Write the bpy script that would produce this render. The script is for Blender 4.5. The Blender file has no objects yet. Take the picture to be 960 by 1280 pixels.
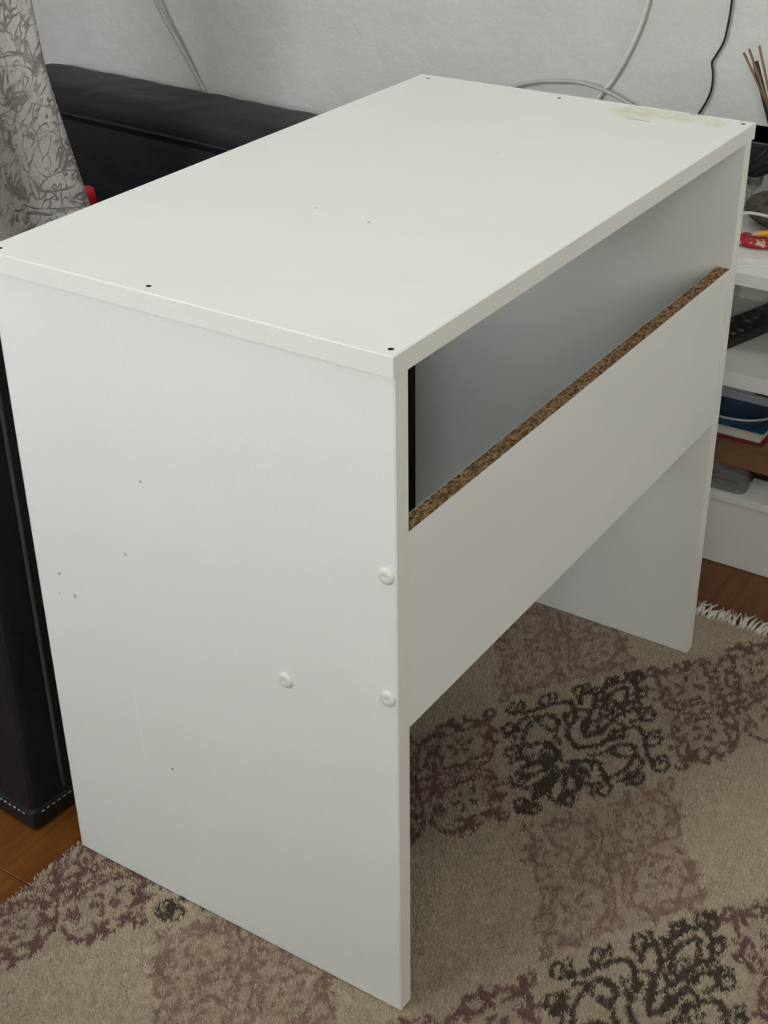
import bpy, bmesh, math, random
import numpy as np
from mathutils import Vector, Matrix
random.seed(7)
RNG = np.random.default_rng(7)
SC = bpy.context.scene
COL = SC.collection

# ------------------------------------------------------------------ camera
cd = bpy.data.cameras.new('camera'); cam = bpy.data.objects.new('camera', cd); COL.objects.link(cam)
R = Matrix(((0.55038079, 0.43014439, -0.71558143),
            (-0.83481811, 0.27054892, -0.47946011),
            (-0.01263729, 0.86126598, 0.50799726)))
cam.matrix_world = Matrix.Translation((-0.85476, -0.56206, 1.22556)) @ R.to_4x4()
cd.sensor_fit = 'VERTICAL'; cd.sensor_height = 36.0; cd.lens = 1786.99 / 1280 * 36.0
cd.clip_start = 0.02
SC.camera = cam

# ------------------------------------------------------------------ light
wd = bpy.data.worlds.new('sky'); SC.world = wd; wd.use_nodes = True
bg = wd.node_tree.nodes['Background']; bg.inputs[0].default_value = (0.80, 0.90, 1.0, 1); bg.inputs[1].default_value = 1.0
def area(name, loc, rot, sx, sy, power, colr):
    l = bpy.data.lights.new(name, 'AREA'); l.shape = 'RECTANGLE'; l.size = sx; l.size_y = sy; l.energy = power; l.color = colr
    o = bpy.data.objects.new(name, l); COL.objects.link(o); o.location = loc; o.rotation_euler = rot
    return o
# daylight by the far left window; near and front ones added to brighten
WIN1 = (-2.2, 0.60, 2.00, 1.10, 2.42)      # x of the left wall, y0, y1, z0, z1
FILL_WIN2 = (-2.2, -2.05, -0.75, 1.10, 2.42)   # unseen window added nearer the camera to fill dim faces
FILL_WIN3 = (-2.6, -0.7, 0.5, 1.10, 2.40)      # unseen window added to lift the desk front; y of the wall behind the camera, x0, x1, z0, z1
area('daylight_window_left', (WIN1[0] - 0.16, (WIN1[1] + WIN1[2]) / 2, (WIN1[3] + WIN1[4]) / 2), (0, -math.pi / 2, 0), 1.32, 1.4, 80, (0.93, 0.975, 1.0))
area('added_fill_near', (FILL_WIN2[0] - 0.16, (FILL_WIN2[1] + FILL_WIN2[2]) / 2, (FILL_WIN2[3] + FILL_WIN2[4]) / 2), (0, -math.pi / 2, 0), 1.32, 1.3, 50, (1.0, 0.965, 0.90))
area('added_fill_front', ((FILL_WIN3[1] + FILL_WIN3[2]) / 2, FILL_WIN3[0] - 0.16, (FILL_WIN3[3] + FILL_WIN3[4]) / 2), (math.pi / 2, 0, 0), 1.2, 1.3, 20, (1.0, 0.965, 0.90))
SC.view_settings.view_transform = 'Standard'; SC.view_settings.look = 'None'
SC.view_settings.gamma = 1.0; SC.view_settings.use_curve_mapping = False
SC.view_settings.exposure = 0.0

# ------------------------------------------------------------------ materials
class NT:
    def __init__(s, name):
        s.m = bpy.data.materials.new(name); s.m.use_nodes = True
        s.t = s.m.node_tree; s.b = s.t.nodes['Principled BSDF']; s.out = s.t.nodes['Material Output']
        s._co = None
    def n(s, typ, **kw):
        nd = s.t.nodes.new(typ)
        for k, v in kw.items(): setattr(nd, k, v)
        return nd
    def l(s, a, b): s.t.links.new(a, b)
    def put(s, sock, v):
        if hasattr(v, 'is_linked') or isinstance(v, bpy.types.NodeSocket): s.l(v, sock)
        else: sock.default_value = v
    def co(s):
        if s._co is None: s._co = s.n('ShaderNodeTexCoord').outputs['Object']
        return s._co
    def mapped(s, scale=(1, 1, 1), rot=(0, 0, 0), loc=(0, 0, 0), src=None):
        m = s.n('ShaderNodeMapping'); m.inputs['Scale'].default_value = scale; m.inputs['Rotation'].default_value = rot
        m.inputs['Location'].default_value = loc
        s.l(src or s.co(), m.inputs[0]); return m.outputs[0]
    def noise(s, scale, detail=4, rough=.55, src=None, dist=0.0, typ=None):
        q = s.n('ShaderNodeTexNoise')
        if typ: q.noise_type = typ
        q.inputs['Scale'].default_value = scale; q.inputs['Detail'].default_value = detail
        q.inputs['Roughness'].default_value = rough; q.inputs['Distortion'].default_value = dist
        s.l(src or s.co(), q.inputs['Vector']); return q.outputs[0]
    def math(s, op, a, b=0.0, c=0.0, clamp=False):
        q = s.n('ShaderNodeMath', operation=op, use_clamp=clamp)
        for i, v in enumerate((a, b, c)): s.put(q.inputs[i], v)
        return q.outputs[0]
    def ramp(s, f, stops):
        q = s.n('ShaderNodeValToRGB'); e = q.color_ramp.elements
        while len(e) < len(stops): e.new(0.5)
        for i, (p, c) in enumerate(stops):
            e[i].position = p; e[i].color = c if len(c) == 4 else (*c, 1)
        s.l(f, q.inputs[0]); return q.outputs[0]
    def mix(s, f, a, b, mode='MIX'):
        q = s.n('ShaderNodeMix', data_type='RGBA', blend_type=mode)
        s.put(q.inputs[0], f); s.put(q.inputs[6], a if not isinstance(a, tuple) else (*a[:3], 1)); s.put(q.inputs[7], b if not isinstance(b, tuple) else (*b[:3], 1))
        return q.outputs[2]
    def smooth(s, v, lo, hi):
        q = s.n('ShaderNodeMapRange', interpolation_type='SMOOTHSTEP')
        s.put(q.inputs[0], v); q.inputs[1].default_value = lo; q.inputs[2].default_value = hi
        return q.outputs[0]
    def bump(s, h, strength, dist=0.001):
        q = s.n('ShaderNodeBump'); q.inputs['Strength'].default_value = strength; q.inputs['Distance'].default_value = dist
        s.l(h, q.inputs['Height']); s.l(q.outputs[0], s.b.inputs['Normal'])
    def base(s, c): s.put(s.b.inputs['Base Color'], (*c[:3], 1) if isinstance(c, tuple) else c)
    def rough(s, v): s.put(s.b.inputs['Roughness'], v)
    def dist_to(s, p):
        q = s.n('ShaderNodeVectorMath', operation='DISTANCE'); s.l(s.co(), q.inputs[0]); q.inputs[1].default_value = p
        return q.outputs[1]

def plain(name, c, rough=.5, metal=0.0, bumpscale=0, bumpstr=0.1, var=0.06):
    m = NT(name)
    n = m.noise(18, 3)
    lo = tuple(x * (1 - var) for x in c); hi = tuple(min(1, x * (1 + var)) for x in c)
    m.base(m.ramp(n, [(0.3, lo), (0.7, hi)])); m.rough(rough); m.b.inputs['Metallic'].default_value = metal
    if bumpscale: m.bump(m.noise(bumpscale, 3), bumpstr)
    return m.m

DESK0 = (0.39, 0.231, 0.012)
def laminate(name, c, spots=(), stains=False, scratch=False):
    m = NT(name)
    n = m.noise(9, 5, .6); f = m.noise(420, 2, .5)
    col = m.ramp(n, [(0.25, tuple(x * .965 for x in c)), (0.75, c)])
    col = m.mix(m.math('MULTIPLY', m.smooth(f, .45, .75), .045), col, (0.35, 0.34, 0.31))
    for (x, y, z, r, dark) in spots:
        p = (x - DESK0[0], y - DESK0[1], z - DESK0[2])
        w = m.math('ADD', m.dist_to(p), m.math('MULTIPLY', m.math('SUBTRACT', m.noise(900, 2), .5), r * .9))
        k = m.math('MULTIPLY', m.math('SUBTRACT', 1.0, m.smooth(w, r * .45, r), 0, True), dark)
        col = m.mix(k, col, (0.10, 0.095, 0.085))
    if stains:
        sep = m.n('ShaderNodeSeparateXYZ'); m.l(m.co(), sep.inputs[0])
        X, Y = m.math('ADD', sep.outputs[0], DESK0[0]), m.math('ADD', sep.outputs[1], DESK0[1])
        wob = m.math('MULTIPLY', m.math('SUBTRACT', m.noise(40, 4), .5), .022)
        Xw, Yw = m.math('ADD', X, wob), m.math('ADD', Y, wob)
        def boxmask(x0, x1, y0, y1, e, A=Xw, B=Yw):
            a = m.math('MULTIPLY', m.smooth(A, x0 - e, x0 + e), m.math('SUBTRACT', 1.0, m.smooth(A, x1 - e, x1 + e)))
            b = m.math('MULTIPLY', m.smooth(B, y0 - e, y0 + e), m.math('SUBTRACT', 1.0, m.smooth(B, y1 - e, y1 + e)))
            return m.math('MULTIPLY', a, b)
        blot = m.smooth(m.noise(70, 4, .65), .36, .62)
        col = m.mix(m.math('MULTIPLY', m.math('MULTIPLY', boxmask(.738, .776, .03, .175, .006), blot), .55), col, (0.62, 0.60, 0.33))
        col = m.mix(m.math('MULTIPLY', boxmask(.722, .776, .112, .160, .003, X, Y), .35), col, (0.66, 0.65, 0.42))
        col = m.mix(m.math('MULTIPLY', boxmask(.719, .7225, .108, .140, .0008, X, Y), .5), col, (0.25, 0.25, 0.18))
        col = m.mix(m.math('MULTIPLY', boxmask(.772, .781, .0, .13, .002), m.smooth(m.noise(46, 4), .56, .64)), col, (0.20, 0.15, 0.10))
        smear = m.smooth(m.noise(14, 5, .6), .5, .75)
        col = m.mix(m.math('MULTIPLY', smear, .05), col, (0.55, 0.56, 0.40))
    if scratch:
        sep = m.n('ShaderNodeSeparateXYZ'); m.l(m.co(), sep.inputs[0])
        Y = m.math('ADD', sep.outputs[1], DESK0[1]); Z = m.math('ADD', sep.outputs[2], DESK0[2])
        lin = m.math('ABSOLUTE', m.math('SUBTRACT', Y, m.math('ADD', .3338, m.math('MULTIPLY', m.math('SUBTRACT', Z, .205), .04))))
        k = m.math('MULTIPLY', m.math('SUBTRACT', 1.0, m.smooth(lin, .0003, .0011)), m.math('MULTIPLY', m.smooth(Z, .19, .23), m.math('SUBTRACT', 1.0, m.smooth(Z, .28, .33))))
        col = m.mix(m.math('MULTIPLY', k, .5), col, (0.95, 0.95, 0.93))
    m.base(col); m.rough(0.42); m.b.inputs['Specular IOR Level'].default_value = .4
    m.bump(m.noise(650, 2), .06, .0006)
    return m.m

WHITE = (0.84, 0.842, 0.815)
M = {}
M['top'] = laminate('white_laminate_worn', WHITE, [(.253, .193, .762, .0022, .8), (.262, .262, .762, .003, .25), (.52, .2, .762, .0025, .2)], stains=True)
M['side'] = laminate('white_laminate_marked', WHITE, [(.0049, .293, .561, .0022, .55), (.0049, .325, .468, .003, .4), (.0049, .426, .411, .0026, .5), (.0049, .407, .389, .0036, .45), (.0049, .294, .205, .002, .8), (.0049, .43, .385, .002, .3)], scratch=True)
M['lam'] = laminate('white_laminate', WHITE)
M['band'] = laminate('cream_edge_band', (0.83, 0.82, 0.775))

def chipboard():
    m = NT('raw_chipboard')
    v = m.n('ShaderNodeTexVoronoi'); v.inputs['Scale'].default_value = 480
    m.l(m.mapped((.55, 1, 1), (0, 0, .3)), v.inputs['Vector'])
    c = m.ramp(v.outputs['Color'], [(0.15, (0.08, 0.04, 0.016)), (0.4, (0.28, 0.16, 0.07)), (0.65, (0.42, 0.26, 0.12)), (0.9, (0.55, 0.38, 0.2))])
    m.base(m.mix(m.smooth(m.noise(160, 3), .5, .7), c, (0.10, 0.055, 0.025))); m.rough(.9)
    m.bump(v.outputs['Distance'], .6, .002); return m.m
M['chip'] = chipboard()
M['cap'] = plain('white_plastic_cap', (0.74, 0.73, 0.68), .35)
M['screw'] = plain('dark_screw_hole_shade', (0.006, 0.006, 0.006), .8)  # near-black: shade inside the screw holes put into the colour

def wallmat():
    m = NT('painted_plaster')
    n = m.noise(3.5, 5, .6)
    m.base(m.ramp(n, [(0.3, (0.52, 0.517, 0.487)), (0.7, (0.575, 0.572, 0.542))])); m.rough(.75)
    h = m.math('ADD', m.math('MULTIPLY', m.noise(14, 5, .6), 1.0), m.math('MULTIPLY', m.smooth(m.noise(38, 3, .6, m.mapped((1, .35, 1)), 1.2, 'RIDGED_MULTIFRACTAL'), .9, 1.6), .25))
    m.bump(h, .4, .014); return m.m
M['wall'] = wallmat()
M['ceil'] = plain('white_ceiling', (0.86, 0.86, 0.84), .8)

def woodfloor():
    m = NT('orange_brown_laminate')
    inf = m.n('ShaderNodeObjectInfo')
    off = m.n('ShaderNodeVectorMath', operation='ADD'); m.l(m.co(), off.inputs[0])
    mul = m.n('ShaderNodeVectorMath', operation='SCALE'); m.l(inf.outputs['Location'], mul.inputs[0]); mul.inputs['Scale'].default_value = 3.1
    m.l(mul.outputs[0], off.inputs[1])
    g = m.noise(5, 6, .62, m.mapped((1.2, 16, 1), src=off.outputs[0]), .6)
    c = m.ramp(g, [(0.25, (0.095, 0.028, 0.0035)), (0.5, (0.155, 0.050, 0.007)), (0.75, (0.21, 0.075, 0.012))])
    rv = m.math('ADD', m.math('MULTIPLY', inf.outputs['Random'], .3), .85)
    hs = m.n('ShaderNodeHueSaturation'); m.l(c, hs.inputs['Color']); m.l(rv, hs.inputs['Value'])
    m.base(hs.outputs[0]); m.rough(.38); m.bump(g, .08, .001); return m.m
M['wood'] = woodfloor()
M['subfloor'] = plain('floor_underlay', (0.05, 0.03, 0.015), .9)

def leather():
    m = NT('black_leather')
    n = m.noise(6, 3)
    m.base(m.ramp(n, [(0.3, (0.0070, 0.0080, 0.0105)), (0.7, (0.011, 0.0125, 0.0165))]))
    m.rough(.48); m.b.inputs['Specular IOR Level'].default_value = .5
    v = m.n('ShaderNodeTexVoronoi'); v.inputs['Scale'].default_value = 420; m.l(m.co(), v.inputs['Vector'])
    wr = m.noise(9, 3, .5, m.mapped((1, .55, 1), (0, 0, .6)), .8)
    m.bump(m.math('ADD', m.math('MULTIPLY', v.outputs['Distance'], .06), m.math('MULTIPLY', wr, 1.0)), .5, .012); return m.m
M['leather'] = leather()
M['piping'] = plain('grey_piping', (0.10, 0.092, 0.085), .6)
M['thread'] = plain('white_thread', (0.30, 0.30, 0.29), .8)

def crinkle():
    m = NT('crinkled_velvet_fabric')
    a = m.noise(9, 2, .5, m.mapped((1, .3, 1.2), (0, .5, 0)), 1.3)
    b = m.noise(14, 2, .5, m.mapped((1.6, .3, .7), (0, -.7, 0), (3, 1, 2)), 1.6)
    def vein(v, w): return m.math('SUBTRACT', 1.0, m.smooth(m.math('ABSOLUTE', m.math('SUBTRACT', v, .5)), w * .3, w))
    k = m.math('MAXIMUM', m.math('MAXIMUM', vein(a, .021), m.math('MULTIPLY', vein(b, .025), .95)), m.math('MULTIPLY', vein(m.noise(24, 2, .6, m.mapped((1, .3, .6), (0, .9, 0), (7, 2, 5)), 1.2), .034), .85))
    brk = m.smooth(m.noise(26, 3), .30, .50)
    k = m.math('MULTIPLY', k, brk)
    basec = m.ramp(m.noise(7, 4, .6), [(0.3, (0.74, 0.675, 0.635)), (0.7, (0.88, 0.825, 0.785))])
    fz = m.noise(260, 2, .6, m.mapped((1, 1, .6)))
    basec = m.mix(m.math('MULTIPLY', m.smooth(fz, .4, .7), .25), basec, (0.30, 0.26, 0.235))
    col = m.mix(m.math('MULTIPLY', k, .72), basec, (0.17, 0.135, 0.12))
    m.base(col); m.rough(.85); m.b.inputs['Sheen Weight'].default_value = .35
    m.bump(m.math('SUBTRACT', m.math('MULTIPLY', fz, .3), k), .5, .003)
    tr = m.n('ShaderNodeBsdfTranslucent'); m.l(col, tr.inputs[0])
    mx = m.n('ShaderNodeMixShader'); mx.inputs[0].default_value = .3
    m.l(m.b.outputs[0], mx.inputs[1]); m.l(tr.outputs[0], mx.inputs[2]); m.l(mx.outputs[0], m.out.inputs[0])
    return m.m
M['curtain'] = crinkle()

def pile(name, rough=.95):
    m = NT(name)
    at = m.n('ShaderNodeAttribute', attribute_name='weave')
    m.base(at.outputs['Color']); m.rough(rough); m.b.inputs['Sheen Weight'].default_value = .15; return m.m
M['pile'] = pile('rug_pile')
M['fringe'] = plain('rug_fringe_cotton', (0.66, 0.62, 0.55), .9)

def glassmat(name, tint, refl=.08, rough=.05):
    m = NT(name); m.t.nodes.remove(m.b)
    t = m.n('ShaderNodeBsdfTransparent'); t.inputs[0].default_value = (*tint, 1)
    g = m.n('ShaderNodeBsdfGlossy'); g.inputs['Roughness'].default_value = rough
    fr = m.n('ShaderNodeLayerWeight'); fr.inputs[0].default_value = .35
    mx = m.n('ShaderNodeMixShader'); m.l(m.math('ADD', m.math('MULTIPLY', fr.outputs['Fresnel'], .8), refl * .3), mx.inputs[0])
    m.l(t.outputs[0], mx.inputs[1]); m.l(g.outputs[0], mx.inputs[2]); m.l(mx.outputs[0], m.out.inputs[0]); return m.m
M['pane'] = glassmat('window_glass', (.97, .98, .98))
M['clear'] = glassmat('clear_plastic', (.93, .92, .92), .9, .25)
M['glass'] = glassmat('drinking_glass', (.92, .94, .93), .1)
M['black'] = plain('black_plastic', (0.016, 0.017, 0.018), .38)
M['blackm'] = plain('black_matt', (0.010, 0.010, 0.011), .6)
M['btn'] = plain('grey_rubber_button', (0.085, 0.088, 0.092), .6)
M['reed'] = plain('brown_reed', (0.22, 0.115, 0.06), .7, var=.3)
M['wcable'] = plain('white_cable', (0.60, 0.60, 0.57), .45)
M['gcable'] = plain('grey_white_cable', (0.40, 0.39, 0.36), .45)
M['sheet'] = plain('white_paper', (0.66, 0.65, 0.61), .7)
M['pages'] = plain('page_edges', (0.52, 0.48, 0.43), .85, bumpscale=300)
M['bluish'] = plain('pale_blue_paper', (0.36, 0.38, 0.46), .6)
M['navy'] = plain('navy_card', (0.012, 0.016, 0.055), .4)
def bluecover():
    m = NT('dark_blue_cover')
    w = m.noise(16, 3, .5, None, 2.0)
    m.base(m.ramp(w, [(0.35, (0.006, 0.022, 0.055)), (0.55, (0.010, 0.05, 0.11)), (0.75, (0.03, 0.09, 0.14))])); m.rough(.35); return m.m
M['blue'] = bluecover()
M['red'] = plain('dark_red_cover', (0.13, 0.008, 0.012), .45)
M['brightred'] = plain('bright_red_fabric', (0.62, 0.008, 0.022), .55)
M['card'] = plain('brown_cardboard', (0.185, 0.095, 0.045), .85, bumpscale=120)
M['darkbook'] = plain('dark_brown_card', (0.020, 0.011, 0.009), .7)
M['pink'] = plain('dull_pink_plastic', (0.38, 0.16, 0.15), .6)
M['yellow'] = plain('orange_yellow_paint', (0.72, 0.32, 0.02), .4)
M['tipwood'] = plain('pencil_wood', (0.55, 0.36, 0.2), .7)
def pouchmat():
    m = NT('mottled_dark_cloth')
    m.base(m.ramp(m.noise(45, 2), [(0.35, (0.03, 0.03, 0.035)), (0.5, (0.11, 0.075, 0.06)), (0.62, (0.075, 0.085, 0.06)), (0.75, (0.2, 0.14, 0.11))])); m.rough(.85)
    m.bump(m.noise(300, 2), .3); return m.m
M['pouch'] = pouchmat()
def wrapmat():
    m = NT('crinkled_red_wrapper')
    m.base(m.ramp(m.noise(70, 2), [(0.38, (0.42, 0.01, 0.03)), (0.52, (0.35, 0.015, 0.015)), (0.6, (0.55, 0.50, 0.42)), (0.72, (0.35, 0.16, 0.05))])); m.rough(.3)
    m.bump(m.noise(90, 3), .8, .004); return m.m
M['wrap'] = wrapmat()
M['shelf'] = laminate('white_shelf_board', (0.74, 0.735, 0.70))

# ------------------------------------------------------------------ builders
def finish(name, me, mat, parent=None, smooth=False, loc=None):
    """mesh given in world coordinates; origin moved to the parent's base (or loc)"""
    o = bpy.data.objects.new(name, me); COL.objects.link(o)
    if mat is not None: me.materials.append(M[mat] if isinstance(mat, str) else mat)
    org = Vector((0, 0, 0))
    if parent is not None:
        root = parent
        while root.parent: root = root.parent
        org = root['_org'] if '_org' in root else (0, 0, 0); org = Vector(org)
        o.parent = parent
        me.transform(Matrix.Translation(-org))
    elif loc is not None:
        org = Vector(loc); me.transform(Matrix.Translation(-org)); o.location = org
    if smooth:
        for p in me.polygons: p.use_smooth = True
    return o
ROOTS = []
def thing(name, label, cat, loc, group=None):
    o = bpy.data.objects.new(name, None); COL.objects.link(o); o.location = loc; o.empty_display_size = .05
    o['label'] = label; o['category'] = cat; o['_org'] = tuple(loc)
    if group: o['group'] = group
    ROOTS.append(o); return o
def tag(o, label, cat, group=None):
    o['label'] = label; o['category'] = cat
    if group: o['group'] = group
    return o
def struct(o, label=None):
    o['kind'] = 'structure'
    if label: o['label'] = label
    return o
def bm_mesh(bm, name):
    me = bpy.data.meshes.new(name); bm.normal_update(); bm.to_mesh(me); bm.free(); return me
def add_box(bm, b, bevel=0, seg=2, mtx=None):
    x0, x1, y0, y1, z0, z1 = b
    r = bmesh.ops.create_cube(bm, size=1.0); vs = r['verts']
    for v in vs:
        v.co = Vector((x0 + (v.co.x + .5) * (x1 - x0), y0 + (v.co.y + .5) * (y1 - y0), z0 + (v.co.z + .5) * (z1 - z0)))
    if bevel:
        es = list({e for v in vs for e in v.link_edges})
        r2 = bmesh.ops.bevel(bm, geom=es, offset=bevel, segments=seg, profile=.6, affect='EDGES', clamp_overlap=True)
        vs = list({v for f in r2['faces'] for v in f.verts} | {v for v in vs if v.is_valid})
    if mtx is not None:
        for v in vs: v.co = mtx @ v.co
    return vs
def box(name, b, mat, parent=None, bevel=.0008, seg=2, mtx=None, smooth=False, loc=None):
    bm = bmesh.new(); add_box(bm, b, bevel, seg, mtx)
    return finish(name, bm_mesh(bm, name), mat, parent, smooth, loc)
def catmull(pts, n=8):
    P = [Vector(p) for p in pts]; P = [2 * P[0] - P[1]] + P + [2 * P[-1] - P[-2]]; out = []
    for i in range(1, len(P) - 2):
        for k in range(n):
            t = k / n; a, b, c, d = P[i - 1], P[i], P[i + 1], P[i + 2]
            out.append(.5 * ((2 * b) + (c - a) * t + (2 * a - 5 * b + 4 * c - d) * t * t + (3 * b - a - 3 * c + d) * t ** 3))
    out.append(P[-2]); return out
def tube_bm(bm, pts, r, seg=8, caps=True):
    rs = r if isinstance(r, (list, tuple)) else [r] * len(pts)
    t0 = (pts[1] - pts[0]).normalized(); up = Vector((0, 0, 1)) if abs(t0.z) < .9 else Vector((1, 0, 0))
    nrm = t0.cross(up).normalized(); rings = []
    for i, p in enumerate(pts):
        t = (pts[min(i + 1, len(pts) - 1)] - pts[max(i - 1, 0)]).normalized()
        nrm = (nrm - t * nrm.dot(t)).normalized(); bn = t.cross(nrm)
        rings.append([bm.verts.new(p + (nrm * math.cos(2 * math.pi * k / seg) + bn * math.sin(2 * math.pi * k / seg)) * rs[i]) for k in range(seg)])
    for a, b in zip(rings, rings[1:]):
        for k in range(seg): bm.faces.new((a[k], a[(k + 1) % seg], b[(k + 1) % seg], b[k]))
    if caps: bm.faces.new(rings[0][::-1]); bm.faces.new(rings[-1])
def tube(name, pts, r, mat, parent=None, n=8, seg=8, smooth=True, loc=None):
    bm = bmesh.new(); tube_bm(bm, catmull(pts, n) if n > 1 else [Vector(p) for p in pts], r, seg)
    return finish(name, bm_mesh(bm, name), mat, parent, smooth, loc)
def lathe_bm(bm, prof, c, seg=24, mtx=None):
    rings = []
    for r, z in prof:
        if r < 1e-6: rings.append([bm.verts.new(Vector(c) + Vector((0, 0, z)))])
        else: rings.append([bm.verts.new(Vector(c) + Vector((r * math.cos(2 * math.pi * k / seg), r * math.sin(2 * math.pi * k / seg), z))) for k in range(seg)])
    for a, b in zip(rings, rings[1:]):
        for k in range(seg):
            if len(a) == 1 and len(b) > 1: bm.faces.new((a[0], b[(k + 1) % seg], b[k]))
            elif len(b) == 1 and len(a) > 1: bm.faces.new((a[k], a[(k + 1) % seg], b[0]))
            elif len(a) > 1: bm.faces.new((a[k], a[(k + 1) % seg], b[(k + 1) % seg], b[k]))
    return [v for r in rings for v in r]
def prism_bm(bm, poly, axis, a, b):
    """extrude polygon (2-D pairs) along axis index"""
    def mk(p, v):
        c = list(p); c.insert(axis, v); return Vector(c)
    A = [bm.verts.new(mk(p, a)) for p in poly]; B = [bm.verts.new(mk(p, b)) for p in poly]
    n = len(poly)
    for i in range(n): bm.faces.new((A[i], A[(i + 1) % n], B[(i + 1) % n], B[i]))
    bm.faces.new(A[::-1]); bm.faces.new(B)
    bmesh.ops.recalc_face_normals(bm, faces=bm.faces[:])

# ------------------------------------------------------------------ room shell
XW, XL, YB, YF, ZC = 1.33, WIN1[0], 2.2, -2.6, 2.55
fl = struct(box('floor', (XL, XW, YF, YB, -.05, -.012), 'subfloor', bevel=0), 'orange-brown laminate floor with planks')
PL, PW = 1.28, 0.192
bm = bmesh.new(); add_box(bm, (0, PL - .0012, 0, PW - .0008, -.0115, 0), .0008, 1)
plank_me = bm_mesh(bm, 'plank'); plank_me.materials.append(M['wood'])
row = 0; y = YF
while y < YB - .001:
    x = XL - [0, .43, .86][row % 3]
    w = min(PW, YB - y)
    while x < XW - .001:
        a, b = max(x, XL), min(x + PL, XW)
        if b - a > .02:
            p = bpy.data.objects.new('plank', plank_me); COL.objects.link(p); p.parent = fl
            p.location = (a, y, 0); p.scale = ((b - a) / PL, w / PW, 1)
        x += PL
    y += PW; row += 1
struct(box('wall_right', (XW, XW + .12, YF - .12, YB + .12, -.05, ZC), 'wall', bevel=0), 'off-white painted plaster wall behind the desk')
struct(box('wall_back', (XL, XW, YB, YB + .12, -.05, ZC), 'wall', bevel=0), 'off-white painted far wall, out of frame')
struct(box('ceiling', (XL - .12, XW + .12, YF - .12, YB + .12, ZC, ZC + .1), 'ceil', bevel=0), 'white ceiling')
bm = bmesh.new()
for b in ((YF - .12, FILL_WIN2[1], -.05, ZC), (FILL_WIN2[2], WIN1[1], -.05, ZC), (WIN1[2], YB + .12, -.05, ZC)):
    add_box(bm, (XL - .12, XL, *b))
for w in (WIN1, FILL_WIN2):
    add_box(bm, (XL - .12, XL, w[1], w[2], -.05, w[3])); add_box(bm, (XL - .12, XL, w[1], w[2], w[4], ZC))
struct(finish('wall_left', bm_mesh(bm, 'wall_left'), 'wall'), 'painted left wall with a window and an added fill window, out of frame')
bm = bmesh.new()
for b in ((XL, FILL_WIN3[1], -.05, ZC), (FILL_WIN3[2], XW, -.05, ZC), (FILL_WIN3[1], FILL_WIN3[2], -.05, FILL_WIN3[3]), (FILL_WIN3[1], FILL_WIN3[2], FILL_WIN3[4], ZC)):
    add_box(bm, (b[0], b[1], YF - .12, YF, b[2], b[3]))
struct(finish('wall_front', bm_mesh(bm, 'wall_front'), 'wall'), 'painted wall with an added fill window behind the camera, out of frame')
def window(name, axis, pos, out, a0, a1, z0, z1):
    def B(u0, u1, v0, v1, d0, d1):
        e = sorted((pos + out * d0, pos + out * d1)); return (u0, u1, e[0], e[1], v0, v1) if axis else (e[0], e[1], u0, u1, v0, v1)
    t = .06; mid = (a0 + a1) / 2
    root = struct(box(name, B(a0, a1, z0 - .03, z0, .12, -.06), 'shelf', bevel=.004), 'unseen white framed window with two panes')
    bm = bmesh.new()
    for q in ((a0, a0 + t, z0, z1), (a1 - t, a1, z0, z1), (a0 + t, a1 - t, z0, z0 + t), (a0 + t, a1 - t, z1 - t, z1), (mid - t / 2, mid + t / 2, z0 + t, z1 - t)):
        add_box(bm, B(*q, .10, .04), .003)
    finish('window_frame', bm_mesh(bm, 'window_frame'), 'shelf', root)
    for q in ((a0 + t, mid - t / 2), (mid + t / 2, a1 - t)):
        box('pane', B(q[0], q[1], z0 + t, z1 - t, .075, .069), 'pane', root, 0)
window('window_1', 0, XL, -1, *WIN1[1:])
window('added_window_2', 0, XL, -1, *FILL_WIN2[1:])
window('added_window_3', 1, YF, -1, *FILL_WIN3[1:])

# unseen ceiling lamp, added to brighten the tabletop
def added_lamp_mat():
    m = NT('added_lamp_diffuser'); m.base((0.85, 0.83, 0.78)); m.rough(.5)
    m.b.inputs['Emission Color'].default_value = (1.0, 0.975, 0.925, 1); m.b.inputs['Emission Strength'].default_value = 16.0; return m.m
M['added_lamp_glow'] = added_lamp_mat()
lamp = thing('added_ceiling_lamp', 'round white flush ceiling lamp, unseen, added to brighten the desk', 'lamp', (-.25, .25, ZC))
def lathe_obj(name, prof, c, mat, parent, seg=40):
    bm = bmesh.new(); lathe_bm(bm, prof, c, seg); bmesh.ops.recalc_face_normals(bm, faces=bm.faces[:])
    return finish(name, bm_mesh(bm, name), mat, parent, True)
lathe_obj('added_lamp_base', [(0, 0), (.225, 0), (.225, -.028), (.205, -.03), (0, -.03)], (-.25, .25, ZC - .0005), 'shelf', lamp)
lathe_obj('added_diffuser', [(.204, -.0305), (.203, -.045), (.185, -.062), (.14, -.074), (.07, -.080), (0, -.081)], (-.25, .25, ZC - .0005), 'added_lamp_glow', lamp)

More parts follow.
